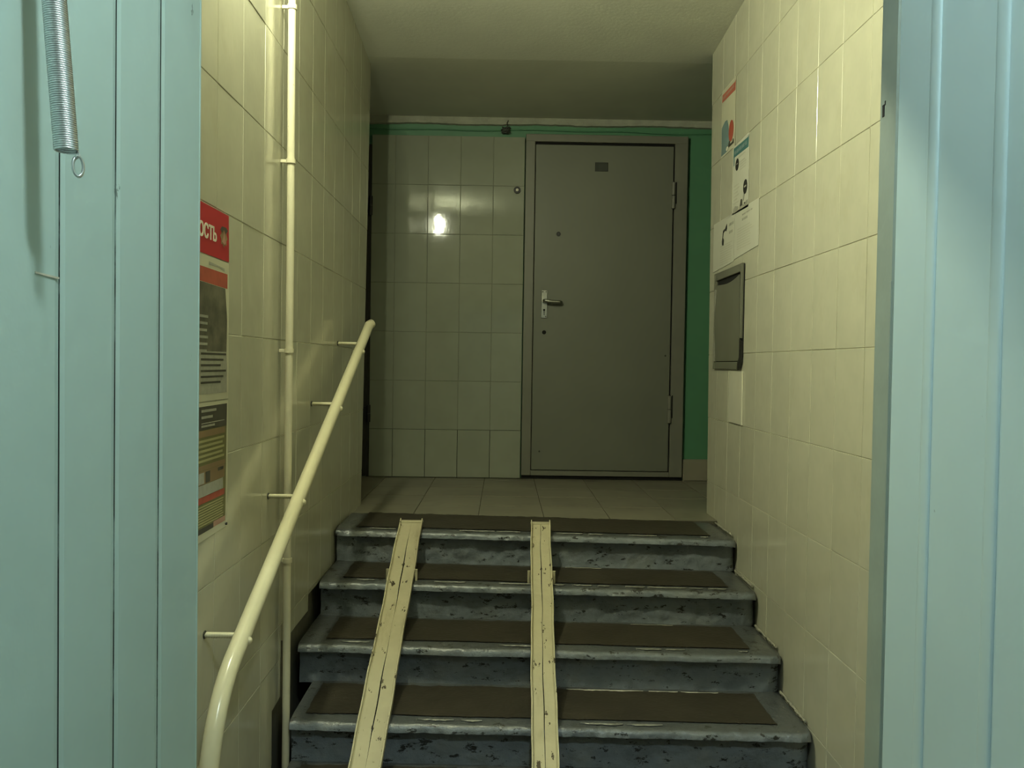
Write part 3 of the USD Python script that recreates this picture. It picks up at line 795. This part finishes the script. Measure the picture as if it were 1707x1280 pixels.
s.shape('title', words(-3.55, -3.40, 0.640, 0.646, 3, 6) + words(-3.55, -3.47, 0.618, 0.628, 3, 7), 'print_grey')
s.shape('text', lines(-3.62, -3.38, 0.505, 0.600, 9, 0.35, 0.25, 5), 'print_pale')

PL = P_left(XL + 0.0012)
s = Sheet('banner', PL, [(1.600, 0.246), (2.134, 0.246), (2.130, 0.361), (1.600, 0.361)], 'print_red', 'red banner with white capitals and a round emblem on the left wall', 'banner')
tm = meshkit.text_mesh('ОСТЬ', 1.0, 0.002, bold=True)
b0, b1 = tm.bounds
tv = np.array(tm.vertices)
tu = 1.923 + (tv[:, 0] - b0[0]) / (b1[0] - b0[0]) * (2.040 - 1.923)
tw = 0.282 + (tv[:, 1] - b0[1]) / (b1[1] - b0[1]) * 0.036
part('lettering', cat(*[trimesh.Trimesh(np.array([PL(a + du, b, 0.0013 + dl_ + 0.0003 * (c > 0.001)) for a, b, c in zip(tu, tw, tv[:, 2])]), tm.faces, process=False) for du, dl_ in ((-0.001, 0.0), (0.0, 0.00015), (0.001, 0.0003))]), 'print_white', s.t, label='white capital letters')
s.shape('emblem', [Polygon([(2.093 + 0.028 * (1 if k % 2 == 0 else 0.72) * math.cos(k * math.pi / 8), 0.302 + 0.026 * (1 if k % 2 == 0 else 0.72) * math.sin(k * math.pi / 8)) for k in range(16)])], 'print_brown', 'round brown emblem')
s.shape('emblem_wings', [Polygon([(2.066, 0.318), (2.080, 0.312), (2.093, 0.322), (2.106, 0.312), (2.122, 0.322), (2.108, 0.328), (2.078, 0.327)])], 'print_dark', lift=0.0004)
s.shape('emblem_star', [Polygon([(2.094, 0.318), (2.100, 0.300), (2.108, 0.290), (2.094, 0.284), (2.080, 0.290), (2.088, 0.300)])], 'print_pink', lift=0.0005)

s = Sheet('poster', PL, [(1.600, -0.098), (2.136, -0.096), (2.134, 0.243), (1.600, 0.243)], 'paper_film', 'smoky dark poster with a faded red heading, on the left wall under the red banner', 'poster')
s.shape('heading', Polygon([(1.605, 0.186), (2.122, 0.178), (2.122, 0.214), (1.605, 0.217)]), 'print_red_faded', 'faded red heading')
s.shape('picture', Polygon([(1.605, 0.020), (2.118, 0.020), (2.122, 0.100), (2.112, 0.150), (2.106, 0.177), (1.605, 0.185)]), 'print_smoke', 'smoky grey picture')
s.shape('lower_picture', Polygon([(1.605, -0.080), (2.122, -0.080), (2.124, -0.02), (2.118, 0.020), (1.605, 0.020)]), 'print_grey')
s.shape('captions', [R(1.93, 0.098 - 0.016 * i, 1.985 - 0.004 * (i % 3), 0.104 - 0.016 * i) for i in range(6)], 'print_grey', lift=0.0004)
s.shape('text', [R(1.94, 0.012 - 0.0135 * i, 2.115 - 0.02 * (i % 3), 0.017 - 0.0135 * i) for i in range(6)], 'print_dark', lift=0.0004)
s.shape('top_line', Polygon([(1.99, 0.224), (2.06, 0.224), (2.10, 0.219), (2.10, 0.226), (1.99, 0.231)]), 'print_grey')

s = Sheet('poster', PL, [(1.600, -0.428), (2.134, -0.418), (2.136, -0.100), (1.600, -0.100)], 'paper_film', 'striped olive poster with a black heading, lowest on the left wall', 'poster')
s.shape('ground', Polygon([(1.605, -0.405), (2.118, -0.402), (2.124, -0.108), (1.605, -0.110)]), 'print_olive')
s.shape('heading', Polygon([(1.605, -0.163), (2.121, -0.163), (2.124, -0.108), (1.605, -0.110)]), 'print_dark', 'black heading', lift=0.0004)
s.shape('heading_lines', [R(1.945, -0.122, 2.045, -0.116), R(1.945, -0.137, 2.02, -0.131), R(1.945, -0.149, 2.105, -0.147), R(1.945, -0.157, 2.035, -0.152)], 'print_grey', lift=0.0007)
s.shape('band', [R(1.605, -0.180, 2.110, -0.165), R(1.605, -0.257, 2.112, -0.246)], 'print_brown', 'brown band', lift=0.0004)
s.shape('stripes', [R(1.61, -0.192 - 0.0115 * i, 2.105 - 0.012 * (i % 2), -0.1865 - 0.0115 * i) for i in range(5)], 'print_yellow', lift=0.0004)
s.shape('photo_strip', R(1.605, -0.290, 2.108, -0.258), 'print_brown', 'small brown photo', lift=0.0004)
s.shape('photo_figure', [R(1.975, -0.288, 2.005, -0.262), R(2.06, -0.270, 2.10, -0.262)], 'print_dark', lift=0.0007)
s.shape('photo_light', [R(1.93, -0.288, 1.965, -0.262), R(1.605, -0.318, 2.098, -0.291)], 'print_grey', lift=0.0006)
s.shape('red_band', R(1.605, -0.334, 2.110, -0.319), 'print_red_faded', 'red band', lift=0.0004)
s.shape('stripes', [R(1.61, -0.343 - 0.0062 * i, 2.102 - 0.004 * (i % 3), -0.3400 - 0.0062 * i) for i in range(8)], 'print_yellow', lift=0.0004)
s.shape('footer', Polygon([(1.605, -0.405), (2.03, -0.403), (2.03, -0.391), (1.605, -0.391)]), 'print_dark', lift=0.0005)
s.shape('footer_light', R(2.03, -0.402, 2.115, -0.389), 'print_pink', lift=0.0005)
part('pin', rod(PL(2.122, -0.411, 0.001), PL(2.122, -0.411, 0.005), 0.0035, 10), 'black_metal', s.t)

# ------------------------------------------------------------------ plank leaf on the left
dl = thing('door_3', 'pale teal vertical plank door leaf standing open on the left', 'door', kind='structure')
SLP = 0.0455
cs, sn = 1 / math.hypot(1, SLP), SLP / math.hypot(1, SLP)
O = np.array([-0.444, 0.85])


def leafpt(s, d, z):     # s along the leaf from its third groove, d out of its face
    return (O[0] + s * sn + d * cs, O[1] + s * cs - d * sn, z)


def prism(poly, mapper, z0, z1, nz=2):
    c, _ = convex_ccw(poly)
    n = len(c)
    V, F = [], []
    for z in np.linspace(z0, z1, nz):
        V += [mapper(p[0], p[1], z) for p in c]
    for i in range(nz - 1):
        for q in range(n):
            q2 = (q + 1) % n
            a, b, cc, dd = i * n + q, i * n + q2, (i + 1) * n + q2, (i + 1) * n + q
            F += [(a, b, cc), (a, cc, dd)]
    tri = trimesh.creation.triangulate_polygon(Polygon(c), engine='earcut')
    idx = [np.argmin(np.linalg.norm(c - p, axis=1)) for p in tri[0]]
    for t in tri[1]:
        t = [idx[k] for k in t]
        F += [tuple(t[::-1]), tuple((nz - 1) * n + k for k in t)]
    m = trimesh.Trimesh(np.array(V), np.array(F), process=False)
    m.fix_normals()
    return m


PITCHB = 0.1106
z0, z1 = ZG + 0.012, 0.60
part('core', prism(sbox(-4 * PITCHB, -0.045, 0.344, -0.0105), leafpt, z0, z1), 'gap_black', dl, label='dark core showing in the joints')
for i in range(-4, 3):
    a, b = i * PITCHB, (i + 1) * PITCHB
    last = i == 2
    if last:
        b = 0.3452
    tail = [(b, -0.010), (b, -0.0012), (b - 0.0022, 0.0), (b - 0.0052, 0.0), (b - 0.0064, -0.0009), (b - 0.0076, 0.0)] if last else [(b - 0.0010, -0.010), (b - 0.0010, -0.0016), (b - 0.0085, -0.0003), (b - 0.0095, 0.0)]
    pr = Polygon([(a + 0.0010, -0.010)] + tail + [(a + 0.0080, 0.0), (a + 0.0070, -0.0003), (a + 0.0010, -0.0014)])
    part('joint', prism(sbox(a - 0.0008, -0.010, a + 0.0008, -0.0011), leafpt, z0, z1), 'joint_dark', dl, label='dark joint between planks')
    part('plank', prism(pr, leafpt, z0, z1), 'leaf_teal', dl)
part('scratch', prism(Polygon([(-0.043, 0.0), (-0.004, 0.0), (-0.004, 0.0012), (-0.043, 0.0008)]), lambda s_, d_, z_: leafpt(s_, d_, z_ - 0.04 * (s_ + 0.043)), 0.0795, 0.0815), 'flake_white', dl)

# ------------------------------------------------------------------ fluted leaf and post on the right
dr = thing('door_4', 'pale blue fluted door leaf standing open on the right', 'door', kind='structure')
XD = 0.500
fpt = lambda s, d, z: (XD - d, s, z)
edges = [1.0815, 0.9875, 0.8530, 0.7185, 0.5840, 0.4495, 0.315]
part('core', bx(XD + 0.0105, XD + 0.045, 0.315, 1.0815, z0, z1), 'leaf_blue', dr)
for b, a in zip(edges[:-1], edges[1:]):
    part('panel', bx(XD, XD + 0.0100, a + 0.0004, b - 0.0004, z0, z1, 0.0012), 'leaf_blue', dr)
for y in edges[1:-1]:
    w, h = 0.0108, 0.0036
    rib = Polygon([(y - w, -0.0002)] + [(y - w * math.cos(t), h * math.sin(t) ** 0.55) for t in np.linspace(0.12, math.pi - 0.12, 11)] + [(y + w, -0.0002)])
    part('rib', prism(rib, fpt, z0 + 0.002, z1 - 0.002), 'leaf_blue', dr, smooth=38)
fp = thing('door_frame', 'grey-green painted door frame around the street doorway', 'door frame', kind='structure')
part('post', bx(0.4995, 0.689, 1.0845, 1.1345, ZG + 0.001, 0.606, 0.0025), 'post_grey', fp)
part('cover_strip', bx(0.4983, 0.5010, 1.0855, 1.0915, ZG + 0.004, 0.115, 0.0006), 'post_grey', fp)
part('post', bx(-0.598, -0.500, 1.1360, 1.200, ZG + 0.001, 0.606, 0.0025), 'post_grey', fp)
part('head', bx(-0.598, 0.689, 1.0845, 1.1345, 0.607, 0.70, 0.0025), 'post_grey', fp)
part('latch_hole', cat(bx(0.4988, 0.5005, 1.1195, 1.1255, 0.336, 0.352, 0.0004), bx(0.4990, 0.5005, 1.1165, 1.1195, 0.350, 0.356, 0.0004)), 'gap_black', fp)

# ------------------------------------------------------------------ door spring
sp = thing('door_spring', 'bright steel coil door spring hanging loose beside the plank leaf', 'spring')
RS, RW = 0.0096, 0.00098
bot, topz = 0.188, 0.560
axis = lambda z: np.array([-0.4015 - 0.088 * (z - bot), 0.778 + 0.012 * (z - bot), z])
pitch = 0.00203
turns = int((topz - bot) / pitch)
V, F = [], []
SEG, RNG = 22, 6
tot = turns * SEG
for i in range(tot + 1):
    t = i / SEG
    a = 2 * math.pi * t
    c = axis(bot + pitch * t)
    rad = np.array([math.cos(a), math.sin(a), 0.0])
    for k in range(RNG):
        p = 2 * math.pi * k / RNG
        V.append(c + rad * (RS + RW * math.cos(p)) + np.array([0, 0, RW * math.sin(p)]))
for i in range(tot):
    for k in range(RNG):
        k2 = (k + 1) % RNG
        a, b, c, d = i * RNG + k, i * RNG + k2, (i + 1) * RNG + k2, (i + 1) * RNG + k
        F += [(a, c, b), (a, d, c)]
m = trimesh.Trimesh(np.array(V), np.array(F), process=False)
if m.volume < 0: m.invert()
part('coil', m, 'spring_steel', sp, smooth=True)
cen = axis(bot) + np.array([0.0095, 0.004, -0.0135])
th = np.linspace(math.pi * 0.5, math.pi * 4.6, 70)
ringp = [cen + np.array([0.0026 * math.cos(t) + 0.0009 * (t / 6), 0.0046 * math.cos(t) - 0.0005 * t, 0.0090 * math.sin(t)]) for t in th]
part('end_ring', tube([axis(bot) + np.array([0.009, 0.003, 0.001]), axis(bot) + np.array([0.0095, 0.004, -0.0020])] + ringp, 0.0012, 8), 'spring_steel', sp, smooth=60)
tz = axis(topz)
part('hook', tube(rounded([tz + np.array([0, 0, -0.004]), tz + np.array([0, 0, 0.016]), tz + np.array([-0.012, 0, 0.020]), tz + np.array([-0.016, 0, 0.012])], 0.004, 5), 0.0016, 8), 'spring_steel', sp, smooth=60)

# ------------------------------------------------------------------ lamps
lw = thing('wall_lamp', 'glowing shallow round bulkhead lamp high on the left tiled wall', 'lamp')
LY, LZ = 2.11, 1.340
part('base', rod((XL + 0.0008, LY, LZ), (XL + 0.034, LY, LZ), 0.082, 36), 'print_white', lw, smooth=40)
glb = trimesh.creation.icosphere(subdivisions=4, radius=0.068)
glb = glb.slice_plane((0, 0, 0), (1, 0, 0), cap=False)
glb.vertices[:, 0] *= 0.80
glb.apply_translation((XL + 0.035, LY, LZ))
part('diffuser', glb, 'lamp_glow', lw, smooth=True)

lv = thing('vestibule_lamp', 'cool white dome lamp on the vestibule ceiling', 'lamp')
VC = np.array([0.16, 0.42, ZV])
part('base', rod((VC[0], VC[1], ZV - 0.020), (VC[0], VC[1], ZV - 0.001), 0.075, 28), 'print_white', lv, smooth=40)
dome = trimesh.creation.icosphere(subdivisions=3, radius=0.065)
dome.vertices[:, 2] = dome.vertices[:, 2] * 0.8
dome.apply_translation((VC[0], VC[1], ZV - 0.072))
part('dome', dome, 'porch_glow', lv, smooth=True)
